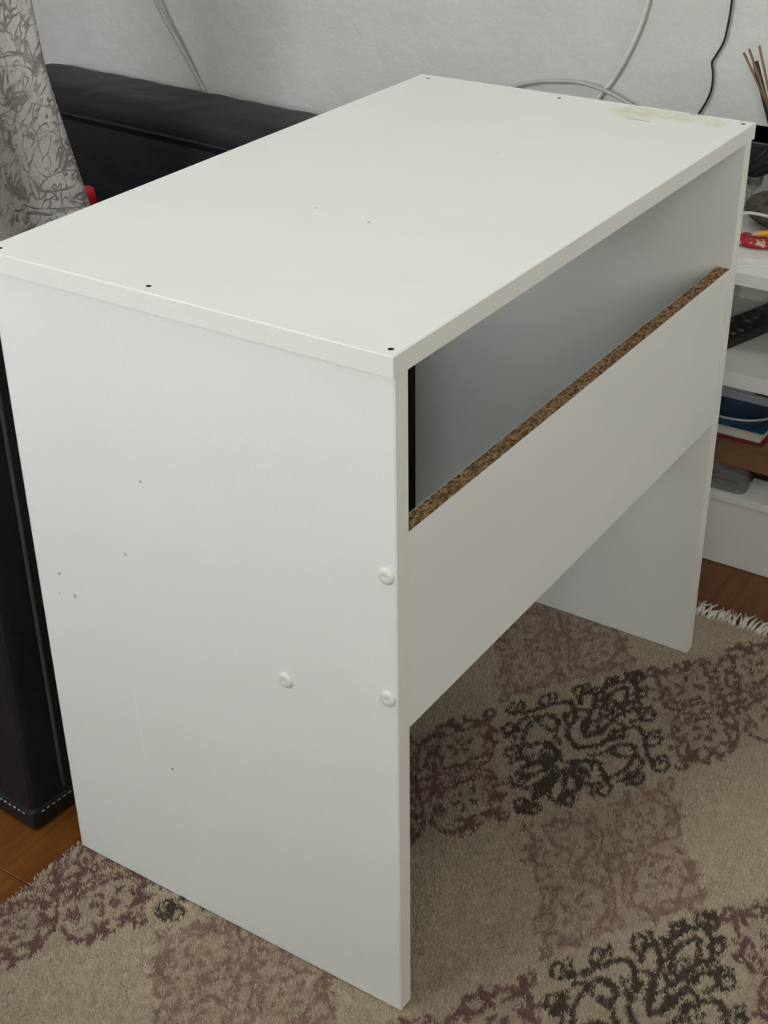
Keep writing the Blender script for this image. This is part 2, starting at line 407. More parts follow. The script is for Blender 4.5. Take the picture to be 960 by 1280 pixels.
# ------------------------------------------------------------------ desk
W, D, H = .7797, .4622, .762
T = .0185; ZB = H - T
o_, oy, tp = .0049, .0014, .0188
Dp = D - .0036
desk = thing('desk', 'white laminate desk with an open front slot and raw chipboard edge, standing on the rug', 'desk', DESK0)
holes = [(.764, .443), (.763, .25), (.767, .011), (.013, .0105), (.014, .265), (.013, .449)]
top = box('tabletop', (.0012, W - .0012, .0012, D - .0012, ZB, H), None, desk, .0007, 1)
top.data.materials.append(M['top'])
bm = bmesh.new()
for (hx, hy) in holes:
    bmesh.ops.create_cone(bm, cap_ends=True, segments=16, radius1=.0027, radius2=.0027, depth=.02,
                          matrix=Matrix.Translation(Vector((hx, hy, H)) - Vector(DESK0)))
cme = bm_mesh(bm, 'cutter'); co_ = bpy.data.objects.new('cutter', cme); COL.objects.link(co_); co_.location = DESK0
bo = top.modifiers.new('holes', 'BOOLEAN'); bo.operation = 'DIFFERENCE'; bo.object = co_; bo.solver = 'EXACT'
bpy.context.view_layer.update()
dg = bpy.context.evaluated_depsgraph_get()
nm = bpy.data.meshes.new_from_object(top.evaluated_get(dg)); top.modifiers.clear(); top.data = nm; nm.name = 'tabletop'
nm.materials.clear(); nm.materials.append(M['top'])
nm.materials.append(M['screw'])  # hole walls get the same painted shade
for p in nm.polygons:
    c = p.center + Vector(DESK0)
    p.material_index = 1 if abs(p.normal.z) < .3 and any(math.hypot(c.x - hx, c.y - hy) < .0028 for hx, hy in holes) else 0
bpy.data.objects.remove(co_)
for (hx, hy) in holes:
    bm = bmesh.new(); lathe_bm(bm, [(0, -.0055), (.0008, -.005), (.001, -.0042), (.0026, -.004), (.0026, -.009), (0, -.009)], (hx, hy, H), 16)
    bmesh.ops.recalc_face_normals(bm, faces=bm.faces[:])
    s = finish('screw', bm_mesh(bm, 'screw'), 'screw', top); s['label'] = 'dark screw sunk in a hole, near-black for shade'
for b in ((0, .0011, 0, D, ZB - .0002, H), (W - .0011, W, 0, D, ZB - .0002, H), (.0011, W - .0011, 0, .0011, ZB - .0002, H), (.0011, W - .0011, D - .0011, D, ZB - .0002, H)):
    box('edge_band', b, 'band', top, .0003, 1)
for x0, x1, mt in ((o_, o_ + tp, 'side'), (W - o_ - tp, W - o_, 'lam')):
    sp = box('side_panel', (x0, x1, oy + .0012, Dp - .0012, .010, ZB), mt, desk, .0006, 1)
    box('edge_band', (x0, x1, oy, oy + .0011, .010, ZB), 'band', sp, .0003, 1)
    box('edge_band', (x0, x1, Dp - .0011, Dp, .010, ZB), 'band', sp, .0003, 1)
mx0, mx1 = o_ + tp + .0003, W - o_ - tp - .0003
my0, my1, mz0, mz1 = oy + .001, oy + .0185, .376, .5885
mod = box('front_panel', (mx0, mx1, my0 + .0006, my1 - .0006, mz0 + .0006, mz1), 'chip', desk, 0)
mod['label'] = 'board with a raw brown chipboard top edge'
box('laminate_sheet', (mx0, mx1, my0, my0 + .0006, mz0, mz1), 'lam', mod, 0)
box('laminate_sheet', (mx0, mx1, my1 - .0006, my1, mz0, mz1), 'lam', mod, 0)
box('edge_band', (mx0, mx1, my0 + .0006, my1 - .0006, mz0, mz0 + .0006), 'band', mod, 0)
box('inner_shelf', (mx0, mx1, my1 + .0005, .165, .3825, .4005), 'lam', desk, .0006, 1)
for (cy, cz) in ((.0125, .552), (.0125, .419), (.130, .392)):
    bm = bmesh.new()
    vs = lathe_bm(bm, [(.0082, 0), (.0086, .0008), (.0080, .0019), (.0060, .0028), (.0032, .0033), (.0026, .0030), (.0, .0028)], (0, 0, 0), 28)
    bmesh.ops.transform(bm, matrix=Matrix.Translation((o_, cy, cz)) @ Matrix.Rotation(-math.pi / 2, 4, 'Y'), verts=vs)
    bmesh.ops.recalc_face_normals(bm, faces=bm.faces[:])
    c = finish('screw_cap', bm_mesh(bm, 'screw_cap'), 'cap', desk, True); c['label'] = 'round white plastic screw cap'

# ------------------------------------------------------------------ rug
RX0, RX1, RY0, RY1 = -1.15, .862, -1.15, .470
CREAM = np.array((.55, .452, .33)); BROWN = np.array((.060, .040, .026)); PINK = np.array((.30, .175, .14)); REDB = np.array((.17, .072, .066))
NR = 260
gy, gx = np.mgrid[0:NR, 0:NR]; GA = (gx / (NR - 1) * 2 - 1) * 1.12; GB = (gy / (NR - 1) * 2 - 1) * 1.12
def stamp(mask, pts, wd):
    for (a, b) in pts:
        for sgn in (1, -1):
            mask |= ((GA - a) ** 2 + (GB * 1.0 - sgn * b) ** 2) < wd * wd
def spiral(ca, cb, r0, r1, a0, turns, n=60):
    return [(ca + (r0 + (r1 - r0) * k / n) * math.cos(math.radians(a0) + 2 * math.pi * turns * k / n), cb + (r0 + (r1 - r0) * k / n) * math.sin(math.radians(a0) + 2 * math.pi * turns * k / n)) for k in range(n + 1)]
def path(*p, n=16): return [(v.x, v.y) for v in catmull([(a, b, 0) for a, b in p], n)]
def ell(ca, cb, ra, rb, rot, n=44):
    c, s = math.cos(rot), math.sin(rot)
    return [(ca + ra * math.cos(t) * c - rb * math.sin(t) * s, cb + ra * math.cos(t) * s + rb * math.sin(t) * c) for t in [2 * math.pi * k / n for k in range(n)]]
mb = np.zeros((NR, NR), bool)
w1, w2 = .028, .020
for ang, ln in ((180, .52), (158, .50), (136, .46), (112, .40), (88, .30)):        # fan of petals
    r = math.radians(ang); stamp(mb, ell(-.28 + ln * .62 * math.cos(r), ln * .62 * math.sin(r), ln * .36, .065, r), w2)
stamp(mb, ell(-.60, 0, .11, .035, 0), .035)
for t, rr in ((.10, .085), (.33, .10), (.58, .115), (.82, .095)):                    # lobes along the lower edges
    stamp(mb, spiral(-1 + t * .98, t * .98 - .02, rr, .03, 200, 1.35), w2)
for t, rr in ((.06, .11), (.30, .12), (.55, .115), (.78, .09)):        # lobes along the upper edges
    stamp(mb, spiral(t, 1 - t - .02, rr, .03, 20, -1.35), w2)
stamp(mb, path((-.30, .04), (-.18, .30), (-.30, .50), (-.10, .62), (.12, .55), (.10, .38), (-.02, .36), (-.02, .46)), w1)
stamp(mb, path((-.10, .02), (.02, .20), (.22, .26), (.36, .42), (.26, .58), (.12, .70), (.0, .86)), w1)
stamp(mb, path((.05, .0), (.18, .12), (.40, .14), (.56, .26), (.50, .38), (.40, .32)), w1)
stamp(mb, path((.30, .0), (.42, .07), (.62, .10), (.74, .04), (.78, .0)), w1)
stamp(mb, path((.60, .22), (.74, .18), (.84, .08), (.90, .0)), w1)
stamp(mb, ell(.16, 0, .10, .05, 0), w2); stamp(mb, ell(.50, 0, .08, .035, 0), w2)
stamp(mb, spiral(.95, .05, .07, .02, 0, 1.2), w2); stamp(mb, [(1.03, 0), (1.0, .02)], .035)
stamp(mb, path((-.34, .22), (-.46, .36), (-.36, .50)), w2); stamp(mb, path((-.14, .18), (-.06, .30), (.08, .34)), w2)
stamp(mb, path((.22, .40), (.10, .24), (.25, .22)), w2); stamp(mb, path((-.30, .62), (-.16, .74), (.02, .72)), w2)
stamp(mb, path((-.02, .52), (.06, .62), (-.06, .74), (-.2, .66)), w2); stamp(mb, path((.44, .20), (.52, .14), (.62, .16), (.66, .26), (.56, .34)), w2)
stamp(mb, path((.20, .34), (.30, .30), (.34, .20), (.26, .10), (.14, .08)), w2); stamp(mb, path((-.44, .10), (-.40, .24), (-.52, .34), (-.62, .28)), w2)
BMASK = mb
# four-fold tile (pink and red): rings, petals and scalloped frames in a 2 x 2 arrangement
S, Tt = GA + GB, GA - GB
def tile_mask(seed, dens):
    g = np.random.default_rng(seed)
    def field(n, amp):
        k = g.normal(0, n, (8, 2)); p = g.uniform(0, 6.28, 8)
        return amp * sum(np.sin(k[i, 0] * S + k[i, 1] * Tt + p[i]) for i in range(8)) / 3
    s2, t2 = S + field(7, .035), Tt + field(7, .035)
    sx, tx = np.abs(s2), np.abs(t2)
    p, q = (sx - .5) / .50, (tx - .5) / .50
    rad = (np.abs(p) ** 5 + np.abs(q) ** 5) ** (1 / 5); ang = np.arctan2(q, p)
    sc = .10 * np.abs(np.sin(ang * 4 + seed))
    m = np.abs(rad + sc - .93) < .055
    m |= (np.abs(rad - sc - .55) < .06)
    m |= (np.abs(rad - .74) < .05) & (np.sin(ang * 9 + seed) > .1)
    m |= (rad < .36) & (np.sin(ang * 5 + seed) > .1) & (rad > .10)
    m |= (np.hypot(sx - .03, tx - .03) < .13) & (np.hypot(sx, tx) > .07)
    m |= (np.abs(np.hypot(sx - 1.0, tx - .5) - .10) < .035) | (np.abs(np.hypot(sx - .5, tx - 1.0) - .10) < .035) | (np.abs(np.hypot(sx - .95, tx - .95) - .08) < .035)
    edge = np.maximum(sx, tx)
    m &= edge < 1.06
    wear = field(16, 1.0) + .5 * field(40, 1.0)
    return m & (wear < dens)
PMASK, RMASK = tile_mask(3, .75), tile_mask(8, 1.1)
def rug_colour(x, y, jit=.0011):
    n = len(x); xj = x + RNG.normal(0, jit, n); yj = y + RNG.normal(0, jit, n)
    ux, uy = .185, .13
    cx, cy = xj - .505, yj - .040
    i = (cx / ux + cy / uy) / 2; j = (cx / ux - cy / uy) / 2
    ii, jj = np.round(i).astype(int), np.round(j).astype(int)
    lx = cx - (ii + jj) * ux; ly = cy - (ii - jj) * uy
    a, b = lx / .170, ly / .118
    ia = np.clip(((a / 1.12 + 1) / 2 * (NR - 1)).round().astype(int), 0, NR - 1); ib = np.clip(((b / 1.12 + 1) / 2 * (NR - 1)).round().astype(int), 0, NR - 1)
    inside = (np.abs(a) < 1.12) & (np.abs(b) < 1.12)
    odd_j, odd_i = (jj % 2) == 1, (ii % 2) == 1
    col = np.tile(CREAM, (n, 1)) * (1 + .10 * np.sin(x * 9 + 2 * np.sin(y * 7)))[:, None]
    br = inside & ~odd_j & ~odd_i & BMASK[ib, ia]; pk = inside & ~odd_j & odd_i & PMASK[ib, ia]; rd = inside & odd_j & ~odd_i & RMASK[ib, ia]
    for msk, c, k in ((br, BROWN, .95), (pk, PINK, .82), (rd, REDB, .9)):
        col[msk] = col[msk] * (1 - k) + c * k
    inner = (np.abs(a) + np.abs(b) < .98)
    tint = inside & inner & ~odd_j & odd_i & ~pk; col[tint] = col[tint] * .78 + PINK * .22 * 1.25
    tint = inside & inner & odd_j & ~odd_i & ~rd; col[tint] = col[tint] * .86 + REDB * .14 * 1.3
    return col * RNG.uniform(.78, 1.16, n)[:, None]
rug = thing('rug', 'cream shaggy rug with brown, pink and maroon damask diamonds, under the desk', 'rug', ((RX0 + RX1) / 2, (RY0 + RY1) / 2, 0))
st = .006
nx, ny = int((RX1 - RX0) / st), int((RY1 - RY0) / st)
xs = np.linspace(RX0, RX1, nx + 1); ys = np.linspace(RY0, RY1, ny + 1)
vx, vy = np.meshgrid(xs, ys); vz = np.full(vx.shape, .0085) + RNG.uniform(-.0006, .0006, vx.shape)
vz[0, :] = vz[-1, :] = vz[:, 0] = vz[:, -1] = .001
top_v = np.stack([vx.ravel(), vy.ravel(), vz.ravel()], 1)
idx = np.arange((nx + 1) * (ny + 1)).reshape(ny + 1, nx + 1)
quads = np.stack([idx[:-1, :-1], idx[:-1, 1:], idx[1:, 1:], idx[1:, :-1]], -1).reshape(-1, 4)
def np_mesh(name, V, F, cols=None):
    me = bpy.data.meshes.new(name); k = F.shape[1]
    me.vertices.add(len(V)); me.vertices.foreach_set('co', np.ascontiguousarray(V, np.float32).ravel())
    me.loops.add(F.size); me.loops.foreach_set('vertex_index', np.ascontiguousarray(F, np.int32).ravel())
    me.polygons.add(len(F)); me.polygons.foreach_set('loop_start', np.arange(0, F.size, k, dtype=np.int32)); me.polygons.foreach_set('loop_total', np.full(len(F), k, np.int32))
    me.update(calc_edges=True)
    if cols is not None:
        at = me.attributes.new('weave', 'FLOAT_COLOR', 'POINT')
        at.data.foreach_set('color', np.concatenate([cols, np.ones((len(cols), 1))], 1).astype(np.float32).ravel())
    return me
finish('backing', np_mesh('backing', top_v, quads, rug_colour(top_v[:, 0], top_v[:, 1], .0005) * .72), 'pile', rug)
def tufts(x0, x1, y0, y1, dens, wdt, hgt):
    n = int((x1 - x0) * (y1 - y0) * dens)
    x = RNG.uniform(x0, x1, n); y = RNG.uniform(y0, y1, n)
    keep = ~((x > o_ - .001) & (x < o_ + tp + .001) & (y > oy) & (y < Dp)) & ~((x > W - o_ - tp - .001) & (x < W - o_ + .001) & (y > oy) & (y < Dp))
    return x[keep], y[keep], np.full(keep.sum(), wdt), np.full(keep.sum(), hgt)
parts = [tufts(-.30, RX1 - .002, -.42, RY1 - .002, 260000, .0020, .0075), tufts(RX0, -.30, RY0, RY1 - .002, 26000, .0050, .008), tufts(-.30, RX1 - .002, RY0, -.42, 30000, .0048, .008)]
tx_, ty_, tw_, th_ = [np.concatenate([p[k] for p in parts]) for k in range(4)]
n = len(tx_); ph = RNG.uniform(0, 2 * np.pi, n)
clx = .0016 * np.sin(tx_ * 230 + 3 * np.sin(ty_ * 170)); cly = .0016 * np.sin(ty_ * 210 + 3 * np.sin(tx_ * 190 + 1))
V = np.empty((n, 4, 3), np.float32)
for k in range(3):
    V[:, k, 0] = tx_ + tw_ * np.cos(ph + k * 2.0944) * .75; V[:, k, 1] = ty_ + tw_ * np.sin(ph + k * 2.0944) * .75; V[:, k, 2] = .0065
V[:, 3, 0] = tx_ + RNG.normal(0, .0012, n) + clx; V[:, 3, 1] = ty_ + RNG.normal(0, .0012, n) + cly; V[:, 3, 2] = .0065 + th_ * RNG.uniform(.45, 1.05, n)
b0 = np.arange(n) * 4
F = np.stack([np.stack([b0, b0 + 1, b0 + 3], 1), np.stack([b0 + 1, b0 + 2, b0 + 3], 1), np.stack([b0 + 2, b0, b0 + 3], 1)], 1).reshape(-1, 3)
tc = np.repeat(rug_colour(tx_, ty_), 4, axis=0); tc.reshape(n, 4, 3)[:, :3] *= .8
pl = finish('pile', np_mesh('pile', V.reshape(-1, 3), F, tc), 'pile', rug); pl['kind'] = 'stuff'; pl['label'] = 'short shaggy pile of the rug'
bm = bmesh.new(); y = RY0 + .01
while y < RY1 - .004:
    L = random.uniform(.030, .046); a = random.uniform(-.45, .45); zz = random.uniform(.002, .008)
    p0 = Vector((RX1 - .006, y, .006)); p1 = p0 + Vector((L * .55, L * .5 * a, random.uniform(.001, .006))); p2 = p0 + Vector((L, L * a, zz - .004))
    p2.z = max(p2.z, .002)
    tube_bm(bm, [p0, p1, p2], [.0022, .0021, .0011], 4); y += random.uniform(.0016, .0034) if y > -.5 else .006
fr = finish('fringe', bm_mesh(bm, 'fringe'), 'fringe', rug, True); fr['kind'] = 'stuff'; fr['label'] = 'short cream fringe along the rug end'

# ------------------------------------------------------------------ sofa
SO = (0.0, .533, 0.0); YAW = math.radians(-4.0)
SM = Matrix.Translation(SO) @ Matrix.Rotation(YAW, 4, 'Z')
sofa = thing('leather_sofa', 'low black leather sofa with pale stitching and grey piping, behind the desk by the wall', 'sofa', SO)
SL, SD = 1.24, 1.236
bm = bmesh.new()
prism_bm(bm, [(0, 0.0), (1.085, 0.0), (1.085, .56), (1.0, .60), (.88, .66), (.80, .685), (.70, .695), (0, .695)], 1, 0, .060)  # arm top, out of view, raised to block daylight entering behind the desk
bmesh.ops.bevel(bm, geom=bm.edges[:], offset=.012, segments=3, profile=.6, affect='EDGES', clamp_overlap=True)
for v in bm.verts: v.co = SM @ v.co
finish('arm', bm_mesh(bm, 'arm'), 'leather', sofa)
box('arm', (0, 1.085, SL, SL + .05, 0.0, .42), 'leather', sofa, .018, 3, SM, True)
box('base', (.02, SD - .01, .060, SL, .03, .20), 'leather', sofa, .012, 3, SM, True)
for k in range(2):
    w_ = (SL - .060) / 2
    box('seat_cushion', (.0, 1.10, .060 + k * w_ + .003, .060 + (k + 1) * w_ - .003, .20, .33), 'leather', sofa, .03, 4, SM, True)
box('backrest', (1.093, SD, .0, SL, .03, .48), 'leather', sofa, .01, 2, SM, True)
# padded roll on top of the backrest: flat-oval section swept along the sofa, with soft pulls
bm = bmesh.new(); rings = []
NS = 60
for k in range(NS + 1):
    yy = SL * k / NS; ring = []
    for q in range(24):
        t = 2 * math.pi * q / 24; c, s = math.cos(t), math.sin(t)
        px = 1.164 + .076 * math.copysign(abs(c) ** .5, c); pz = .490 + .041 * math.copysign(abs(s) ** .55, s)
        if s > 0: pz += .0016 * math.sin(yy * 75 + 6 * c) * math.sin(yy * 13 + 1) - .004 * max(0, -c)
        ring.append(bm.verts.new(SM @ Vector((px, yy, pz))))
    rings.append(ring)
for a, b in zip(rings, rings[1:]):
    for q in range(24): bm.faces.new((a[q], b[q], b[(q + 1) % 24], a[(q + 1) % 24]))
bm.faces.new(rings[0]); bm.faces.new(rings[-1][::-1]); bmesh.ops.recalc_face_normals(bm, faces=bm.faces[:])
roll = finish('back_roll', bm_mesh(bm, 'back_roll'), 'leather', sofa, True); roll['label'] = 'padded roll along the top of the backrest'
def P(x, y, z): return SM @ Vector((x, y, z))
tube('piping', [P(1.089, .0, .476), P(1.089, .6, .476), P(1.089, SL - .01, .476)], .004, 'leather', roll)
tube('piping', [P(.050, -.0005, .036), P(.050, -.0005, .3), P(.050, -.0005, .68)], .0026, 'piping', sofa)['label'] = 'thin grey vertical piping'
bm = bmesh.new()
add_box(bm, (-.004, SD, -.004, .089, .002, .030), .006, 2, SM)
hem = finish('hem', bm_mesh(bm, 'hem'), 'leather', sofa)
bm = bmesh.new()
for k in range(90):
    x = .010 + k * .0085
    if x < .75: add_box(bm, (x, x + .0040, -.0052, -.0040, .0247, .0258), 0, 1, SM)
for k in range(9):
    yv = .010 + k * .0085
    add_box(bm, (-.0056, -.0040, yv, yv + .0040, .0247, .0258), 0, 1, SM)
s_ = finish('stitching', bm_mesh(bm, 'stitching'), 'thread', hem); s_['label'] = 'row of pale stitches along the hem'; s_['kind'] = 'stuff'

# ------------------------------------------------------------------ curtain
edge = [(.333, .884), (.403, .868), (.454, .856), (.668, .810), (.783, .796), (1.1, .775), (1.6, .75), (2.54, .735)]
def edge_x(z):
    for (z0, x0), (z1, x1) in zip(edge, edge[1:]):
        if z <= z1: return x0 + (x1 - x0) * (z - z0) / (z1 - z0)
    return edge[-1][1]
NU, NV = 60, 90; Vc = []
for v in range(NV + 1):
    z = .333 + (2.545 - .333) * (v / NV) ** 1.25
    ex = edge_x(z) if z < .45 or z > .8 else np.interp(z, [e[0] for e in edge], [e[1] for e in edge])
    for u in range(NU + 1):
        s = u / NU; x = .42 + (ex - .42) * s
        wv = .018 * math.sin(s * 17 + .6 * math.sin(z * 2.2)) + .012 * math.sin(s * 7 + z * 1.5)
        yv = 1.20 + (ex - x) * .38 + wv * .8 + .006 * math.sin(z * 9 + s * 8) 
        Vc.append((x, yv, z))
idx = np.arange((NU + 1) * (NV + 1)).reshape(NV + 1, NU + 1)
Fq = np.stack([idx[:-1, :-1], idx[:-1, 1:], idx[1:, 1:], idx[1:, :-1]], -1).reshape(-1, 4)
cur = finish('curtain', np_mesh('curtain', np.array(Vc), Fq), 'curtain', None, True, loc=(.5, 1.2, .333))
so = cur.modifiers.new('thickness', 'SOLIDIFY'); so.thickness = .005; so.offset = 1
tag(cur, 'beige-grey crinkle-patterned fabric curtain hanging over the black sofa', 'curtain')
bm = bmesh.new()
lathe_bm(bm, [(0, .331), (.012, .331), (.016, .335), (.016, .424), (.014, .432), (.008, .4365), (0, .4375)], (.927, 1.262, 0), 18)
bmesh.ops.recalc_face_normals(bm, faces=bm.faces[:])
tag(finish('red_cap', bm_mesh(bm, 'red_cap'), 'brightred', None, True, (.927, 1.262, .331)), 'small bright red rounded object beside the curtain on the sofa', 'cap')

# ------------------------------------------------------------------ cables on the wall
def wallpt(y, z, d=.006): return (XW - d, y, z)
tag(tube('cable', [wallpt(1.44, .85, .03), wallpt(1.412, .74, .022), wallpt(1.405, .678, .018), wallpt(1.353, .587, .010), wallpt(1.322, .531, .005), wallpt(1.30, .49, .005), wallpt(1.28, .41, .005)], .0042, 'gcable', loc=(XW, 1.3, .41)), 'grey cable hanging down the wall behind the black sofa', 'cable', 'cables on the wall')
tag(tube('cable', [wallpt(.345, 1.10), wallpt(.372, .88), wallpt(.385, .772), wallpt(.403, .710), wallpt(.433, .648), wallpt(.463, .606), wallpt(.50, .54), wallpt(.53, .40), wallpt(.54, .2), wallpt(.54, .004)], .0042, 'wcable', loc=(XW, .5, 0)), 'white cable running straight down the wall behind the desk', 'cable', 'cables on the wall')
tag(tube('cable', [wallpt(.72, .002, .02), wallpt(.70, .3, .02), wallpt(.665, .54, .02), wallpt(.622, .604, .016), wallpt(.575, .624, .016), wallpt(.532, .631, .016), wallpt(.490, .634, .016), wallpt(.446, .627, .016), wallpt(.41, .615, .016), wallpt(.375, .597, .016), wallpt(.34, .56, .016), wallpt(.32, .3, .016), wallpt(.32, .002, .02)], .0034, 'gcable', loc=(XW, .5, 0)), 'greyish cable arching over behind the desk back edge', 'cable', 'cables on the wall')
tag(tube('cable', [wallpt(.235, 1.05), wallpt(.249, .9), wallpt(.248, .786), wallpt(.2505, .745), wallpt(.2545, .722), wallpt(.265, .700), wallpt(.2695, .690), wallpt(.266, .672), wallpt(.266, .650), wallpt(.272, .630), wallpt(.283, .608), wallpt(.30, .57), wallpt(.31, .3), wallpt(.31, .002)], .0019, 'black', loc=(XW, .3, 0)), 'thin black wavy cable hanging down the wall', 'cable', 'cables on the wall')

# ------------------------------------------------------------------ shelf unit by the wall
XS = 1.016; SY0, SY1 = -.75, .190
unit = thing('shelf_unit', 'low white open shelf unit against the wall at the right of the desk', 'shelf unit', (1.17, -.28, 0))
box('side_panel', (XS, 1.312, SY1 - .018, SY1, 0, .464), 'shelf', unit)
box('side_panel', (XS, 1.312, SY0, SY0 + .018, 0, .464), 'shelf', unit)
box('top_board', (XS, 1.328, SY0, SY1, .464, .483), 'shelf', unit)
box('shelf_board', (XS, 1.300, SY0 + .018, SY1 - .018, .306, .329), 'shelf', unit)
box('shelf_board', (XS, 1.300, SY0 + .018, SY1 - .018, .114, .127), 'shelf', unit)
box('plinth_panel', (XS + .004, XS + .022, SY0 + .018, SY1 - .018, 0.001, .114), 'shelf', unit)
box('back_panel', (1.300, 1.306, SY0 + .018, SY1 - .018, 0.001, .464), 'shelf', unit, 0)

# remote control on the middle shelf
def frame(cx, cy, cz, dx, dy):
    a = math.atan2(dy, dx); return Matrix.Translation((cx, cy, cz)) @ Matrix.Rotation(a, 4, 'Z')
MR = frame(1.172, .112, .329, -.95, .30)
rem = thing('remote_control', 'long black remote control lying on the middle shelf', 'remote', (1.172, .112, .329))
box('body', (-.092, .092, -.028, .028, .0, .017), 'black', rem, .004, 3, MR, True)
for i in range(9):
    for j in range(3):
        bx_, by_ = -.078 + i * .019, (-.017, 0, .017)[j]
        bm = bmesh.new(); vs = lathe_bm(bm, [(.0050, .0165), (.0050, .0182), (.0038, .0188), (0, .0189)], (bx_, by_, 0), 12)
        bmesh.ops.transform(bm, matrix=MR, verts=vs); bmesh.ops.recalc_face_normals(bm, faces=bm.faces[:])
        finish('button', bm_mesh(bm, 'button'), 'btn' if (i * 3 + j) % 5 in (0, 3) else 'blackm', rem, True)

# stack on the bottom shelf
bk = thing('book', 'dark brown flat book lying under the cardboard box on the bottom shelf', 'book', (1.19, .06, .127))
box('cover', (1.088, 1.28, -.06, .150, .127, .1295), 'darkbook', bk, .0005); box('pages', (1.091, 1.277, -.057, .147, .1295, .1545), 'darkbook', bk, .0005)
box('cover', (1.088, 1.28, -.06, .150, .1545, .157), 'red', bk, .0005)
tag(box('plastic_box', (1.066, 1.087, .094, .150, .1275, .148), 'pink', bevel=.003, seg=2, loc=(1.075, .12, .127)), 'small dull pink block beside the cardboard box on the bottom shelf', 'block')
cb = thing('cardboard_box', 'brown cardboard box under the books on the bottom shelf', 'box', (1.16, .06, .157))
box('body', (1.052, 1.275, -.02, .150, .157, .2135), 'card', cb, .0015)
box('flap', (1.050, 1.0515, -.018, .148, .192, .2135), 'card', cb, .0004)
rb = thing('book', 'thick hardback book with pale pages, a red back cover and a dark blue front cover', 'book', (1.14, .09, .2135))
box('cover', (1.030, 1.235, .018, .160, .2135, .2170), 'red', rb, .0008)['label'] = 'dark red cover'
box('pages', (1.036, 1.230, .024, .158, .2170, .2345), 'pages', rb, .0005)
box('cover', (1.030, 1.235, .018, .160, .2345, .2375), 'blue', rb, .0008)['label'] = 'dark blue glossy cover'
mg = thing('magazine', 'pale bluish magazine lying on the dark blue book', 'magazine', (1.20, .06, .2375))
box('pages', (1.118, 1.28, -.06, .158, .2375, .2495), 'bluish', mg, .0006); box('cover', (1.117, 1.281, -.061, .159, .2495, .2502), 'sheet', mg, 0)
mg2 = thing('notebook', 'thin white notebook on top of the stack of books', 'notebook', (1.20, .06, .2502))
box('pages', (1.122, 1.28, .072, .158, .2502, .2585), 'bluish', mg2, .0005); box('cover', (1.121, 1.281, .071, .159, .2585, .2592), 'sheet', mg2, 0)
nv = thing('notebook', 'navy blue notebook lying beside the thin white notebook', 'notebook', (1.20, 0, .2502))
box('cover', (1.124, 1.28, -.06, .068, .2502, .2615), 'navy', nv, .001); box('pages', (1.126, 1.279, -.0605, .066, .2520, .2597), 'navy', nv, 0)
tag(tube('wire', [(1.055, .165, .2394), (1.050, .12, .2394), (1.046, .085, .2394), (1.056, .05, .2394), (1.078, .028, .2394), (1.10, .021, .2394)], .0018, 'gcable', loc=(1.05, .08, .2375)), 'thin grey wire curled on the dark blue book', 'cable')

# clear plastic tray at the front of the bottom shelf
bm = bmesh.new()
def rrect(x0, x1, y0, y1, r, z, n=6):
    out = []
    for (cx, cy, a0) in ((x1 - r, y1 - r, 0), (x0 + r, y1 - r, 90), (x0 + r, y0 + r, 180), (x1 - r, y0 + r, 270)):
        for k in range(n + 1):
            t = math.radians(a0 + 90 * k / n); out.append((cx + r * math.cos(t), cy + r * math.sin(t), z))
    return out
lv = [rrect(1.026, 1.060, .036, .164, .012, .1275), rrect(1.024, 1.062, .034, .166, .014, .1295), rrect(1.019, 1.064, .029, .168, .018, .150), rrect(1.0175, 1.0645, .0275, .169, .0185, .1515),
      rrect(1.0205, 1.063, .0305, .167, .017, .150), rrect(1.0255, 1.061, .0355, .165, .013, .1303), rrect(1.0275, 1.0595, .0375, .163, .011, .1288)]
R_ = [[bm.verts.new(p) for p in l] for l in lv]; nq = len(R_[0])
for a, b in zip(R_, R_[1:]):
    for k in range(nq): bm.faces.new((a[k], a[(k + 1) % nq], b[(k + 1) % nq], b[k]))
bm.faces.new(R_[0][::-1]); bm.faces.new(R_[-1]); bmesh.ops.recalc_face_normals(bm, faces=bm.faces[:])
tag(finish('plastic_tray', bm_mesh(bm, 'plastic_tray'), 'clear', None, True, (1.04, .1, .127)), 'clear plastic tray at the front of the bottom shelf', 'tray')

# things on top of the unit
MP = frame(1.043, .093, .483, .022, -.037)
pd = thing('paper_pad', 'white paper pad lying on top of the shelf unit', 'paper pad', (1.15, .05, .483))
box('sheets', (-.06, .14, -.0, .16, .0005, .009), 'sheet', pd, .002, 2, MP); box('backing_card', (-.06, .14, .0, .16, 0, .0008), 'shelf', pd, 0, 1, MP)
def blob(name, c, s, mat, seed, loc=None, rough=.14, sub=3, parent=None):
    bm = bmesh.new(); bmesh.ops.create_icosphere(bm, subdivisions=sub, radius=1)
    g = random.Random(seed); ks = [(Vector((g.uniform(-3, 3), g.uniform(-3, 3), g.uniform(-3, 3))), g.uniform(0, 6)) for _ in range(6)]
    for v in bm.verts:
        d = sum(math.sin(v.co.dot(k) + p) for k, p in ks) / 6
        q = v.co * (1 + rough * d * 2)
        v.co = Vector((c[0] + q.x * s[0], c[1] + q.y * s[1], max(c[2] + q.z * s[2], c[2] - s[2] * .82)))
    return finish(name, bm_mesh(bm, name), mat, parent, True, loc)
tag(blob('cloth_pouch', (1.212, .072, .517), (.062, .085, .028), 'pouch', 4, (1.205, .075, .492)), 'dark mottled cloth pouch on top of the shelf unit', 'pouch')
tag(blob('wrapper', (1.110, .102, .4985), (.022, .036, .0080), 'wrap', 9, (1.112, .1, .492), .2), 'crumpled red and cream wrapper in front of the cloth pouch', 'wrapper')
pc = thing('pencil', 'orange-yellow pencil lying across the red wrapper', 'pencil', (1.12, .08, .512))
pdir = (Vector((1.130, .060, .513)) - Vector((1.094, .097, .513))).normalized()
